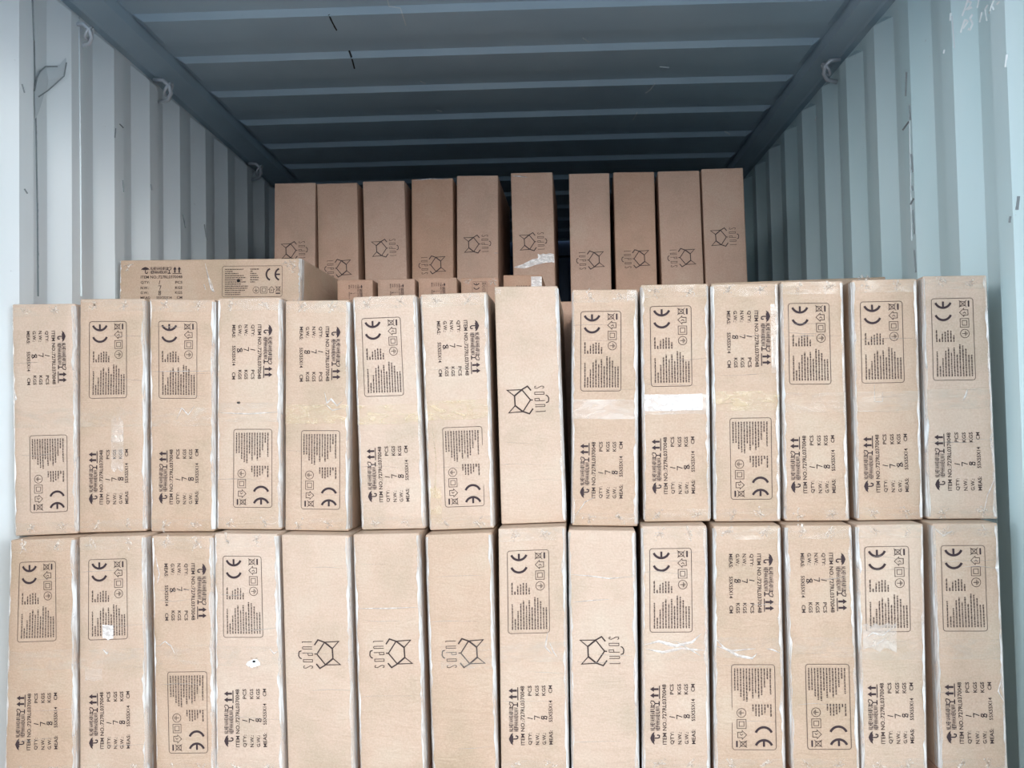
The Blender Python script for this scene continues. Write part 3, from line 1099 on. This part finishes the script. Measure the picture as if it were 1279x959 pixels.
def tear(c, u, v, sz, seed, white):
    rnd = random.Random(seed)
    cx, cz = c.uv(u, v)
    def blob(rad, off, mat, name, ox=0, oz=0, n=11):
        V = [c.map(cx + ox, cz + oz) - c.dy * off]
        for k in range(n):
            a = 2 * math.pi * k / n
            rr = rad * rnd.uniform(.65, 1.25)
            V.append(c.map(cx + ox + math.cos(a) * rr * 1.25, cz + oz + math.sin(a) * rr * .8) - c.dy * (off - .0004))
        return mesh(name, V, [(0, i, i % n + 1) for i in range(1, n + 1)], mat, c.root)
    if white:
        blob(sz, .0018, M_WHITE, 'foam_showing')
        blob(sz * .28, .0034, M_DARK, 'torn_hole', 0, sz * .3, 6)
        V, Fc = [], []
        for k in range(6):
            a = rnd.uniform(0, 6.28)
            p = Vector((cx + math.cos(a) * sz, 0, cz + math.sin(a) * sz * .7))
            b = len(V)
            V += [c.map(p.x - .002, p.z) - c.dy * .001, c.map(p.x + .003, p.z + .001) - c.dy * .001, c.map(p.x + math.cos(a) * .005, p.z + math.sin(a) * .005) - c.dy * .007]
            Fc.append((b, b + 1, b + 2))
        mesh('torn_flap', V, Fc, M_CARD, c.root)
    else:
        blob(sz, .0016, M_DARK, 'torn_hole')
tear(lower[3], .60, .537, .0135, 4, True)
tear(upper[3], .34, .455, .0045, 7, False)

# ------------------------------------------------------------------ cartons lying flat on the second row
def lying(tl, tr, d, thick, name, label, kind, seed):
    TL, TR = at(*tl, d), at(*tr, d)
    ex = (TR - TL).normalized()
    up = Vector((0, 0, 1)) - ex * ex.z
    up.normalize()
    c = Carton(TL, TR, TL - up * thick, TR - up * thick, .54, name, M_CARD, seed, label, 'cartons lying flat behind the front row', dent=.001)
    return c
c = lying((150, 325), (376, 322.5), 2.905, .152, 'shipping_carton', 'single carton lying flat on its side at left, resting above the upper front row', 'A', 60)
# its narrow face reads left to right
x = c.W
c.art(PANEL, c.W * .735, c.H * .545, 0, 'certification_panel', INKS)
c.art(MARKS[0], c.W * .2355, c.H * .53, 0, 'shipping_marks', INKS)
cx, cz = c.W * .66, c.H * .56
V = [c.map(cx, cz) - c.dy * .0018] + [c.map(cx + math.cos(k * .785) * .0055, cz + math.sin(k * .785) * .0055) - c.dy * .0016 for k in range(8)]
mesh('torn_hole', V, [(0, i, i % 8 + 1) for i in range(1, 9)], M_DARK, c.root)
c.crease([(.475, .08), (.49, .3), (.51, .6), (.525, .66), (.505, .4)], .005)
c.crease([(.47, .5), (.48, .62)], .003)
for k, (u, v) in enumerate(((.92, .12), (.96, .2), (.965, .9), (.95, .1), (.05, .12))):
    c.pucker(u, v, 600 + k)
c.edge_film(1, 66, wd=.006)
c.edge_film(-1, 67, wd=.003)
lyl = c
c = lying((888, 353.5), (1106, 345.5), 2.87, .152, 'shipping_carton', 'carton lying flat, only its thin top edge showing behind the upper row at right', 'A', 61)
lyr = c
c.pucker(.86, .06, 701)
c.pucker(.9, .05, 702)

# small cartons between the front row and the tall stack
SM = [((421, 349.5), (465.5, 349)), ((471.5, 348.5), (518, 348)), ((522.5, 347), (570.5, 346.5)), ((575.5, 347), (622.5, 346.5)), ((628.5, 343.5), (677, 343))]
SML = ['small carton directly right of the flat-lying carton, shipping marks at its top',
       'small carton second from left of five, with rotated marks, below plain emblem stack',
       'small carton at the middle of the five behind the upper front row',
       'small carton with certification panel at its top, fourth of the five from left',
       'small carton with white film on its corner, rightmost of the five']
SP, SMK = PANEL.scaled(.5), [m.scaled(.46) for m in MARKS]
for i, (tl, tr) in enumerate(SM):
    TL, TR = at(*tl, 3.13), at(*tr, 3.13)
    base = Vector((0, 0, .112 if i < 4 else .124))
    B0, B1 = TL.copy(), TR.copy()
    B0.z = B1.z = CAMZ + .3515
    c = Carton(TL, TR, B0, B1, .30, 'small_carton', M_CARD_SHADE, 80 + i, SML[i], 'small cartons behind the upper front row', dent=.0008, r=.003)
    if i == 3:
        c.art(SP, c.W * .5, c.H * .47, 90, 'certification_panel', INKS)
        c.pucker(.2, .12, 811); c.pucker(.85, .12, 812)
    else:
        c.art(SMK[i % 3], c.W * .52, c.H * (.60 if i < 4 else .45), -90, 'shipping_marks', INKS)
    if i == 4:
        c.patch('film_patch', .72, .99, .05, .5, M_TEAR, .002, 4, 4, .003, .004, 3)

# ------------------------------------------------------------------ tall stack at the back
BK = [((343, 229), (394, 228), 'N', .44, 342), ((396, 229.5), (446, 228), 'F', .56, 399), ((453, 226.5), (505, 225.5), 'N', .44, 458),
      ((514, 224), (565.5, 222.5), 'F', .56, 515), ((570.5, 219.5), (622, 219), 'N', .44, 571), ((638, 216), (690, 215), 'N', .44, 643),
      ((710.5, 217), (761, 216), 'F', .56, 714), ((766, 215), (817, 214.5), 'F', .56, 771), ((821.5, 214), (873.5, 213), 'F', .56, 829), ((876, 211), (928, 209.5), 'N', .44, 884)]
BKL = ['back stack carton at the far left, beside the left wall, emblem partly hidden',
       'back stack carton second from left with emblem half hidden by small cartons',
       'back stack carton third from left with whole emblem low on its face',
       'back stack carton fourth from left, inverted emblem cut off by small cartons',
       'back stack carton fifth from left, emblem low, wide dark gap to its right',
       'back stack carton standing alone between two wide gaps, crumpled film at bottom',
       'back stack carton seventh from left, inverted emblem, first right of the wide gap',
       'back stack carton third from right with inverted emblem',
       'back stack carton second from right with inverted emblem',
       'back stack carton at the far right, beside the right wall, emblem highest']
backs = []
ZB = None
for i, (tl, tr, k, v, blx) in enumerate(BK):
    TL, TR = at(*tl, 3.49), at(*tr, 3.49)
    H = .565
    # the side edges lean a little
    TLl, TRr = TL.copy(), TR.copy()
    lean = (at(blx, 420, 3.49).x - TL.x)
    zb = CAMZ + .322
    BL = Vector((TL.x + lean, TL.y - YAW * -lean, zb))
    BR = Vector((TR.x + lean, TR.y - YAW * -lean, zb))
    c = Carton(TL, TR, BL, BR, .55, 'shipping_carton', M_CARD_SHADE, 100 + i, BKL[i], 'upright cartons stacked at the back', dent=.001, r=.003)
    print_logo(c, k == 'F', v, .52 if k == 'N' else .47)
    if i == 5:
        c.crease([(.02, .60), (.25, .595), (.5, .57), (.85, .555), (.98, .56)], .022, M_TEAR, 'crumpled_film')
        c.patch('film_patch', .6, .99, .52, .575, M_TEAR, .002, 6, 3, .003, .004, 8)
        c.crease([(.02, .02), (.2, .022), (.4, .03)], .004)
    if i == 3:
        c.crease([(.02, .01), (.5, .0), (.9, .008)], .003)
    if i == 4:
        c.crease([(.9, .5), (1.0, .5)], .002)
    backs.append(c)

# ------------------------------------------------------------------ the rest of the load that carries what shows
def buried(x0, y0, z0, W_, H_, D_=.55):
    global _proto
    r0 = empty('shipping_carton', (x0, y0, z0))
    tag(r0, 'plain brown carton buried in the load behind and below the front rows', 'carton', 'buried cartons carrying the load')
    key = (round(W_, 4), round(H_, 4), D_)
    if key not in _mesh:
        V, Fc = rounded_grid(W_, D_, H_, .003, 0, 0, 0)
        o = mesh('carton_body', V, Fc, M_CARD_SHADE, r0, True)
        _mesh[key] = o.data
    else:
        o = bpy.data.objects.new('carton_body', _mesh[key])
        COL.objects.link(o)
        o.parent = r0
    r0.rotation_euler.z = math.atan(YAW)
    return r0
_mesh = {}
for i in range(14):            # bottom layer under the lower row
    a, b = quadsL[i][2], quadsL[i][3]
    z = min(a.z, b.z) - .0012
    buried(a.x + .001, a.y, 0.0005, (b - a).length - .003, z - .0005)
zs2 = CAMZ + .356 - .006
for i in range(14):            # second row behind
    x = -1.25 + i * .164
    for k in range(3):
        zb_ = (lyr.root.location.z - .012) if x > .36 else zs2
        h = zb_ / 3
        buried(x, 2.885 + YAW * x, k * h + .0005, .158, h - .001, .54)
for i in range(11):            # third row, under the tall stack
    x = -.965 + i * .164
    for k in range(3):
        h = (CAMZ + .322) / 3
        buried(x, 3.49 + YAW * x, k * h + .0005, .158, h - .001, .55)
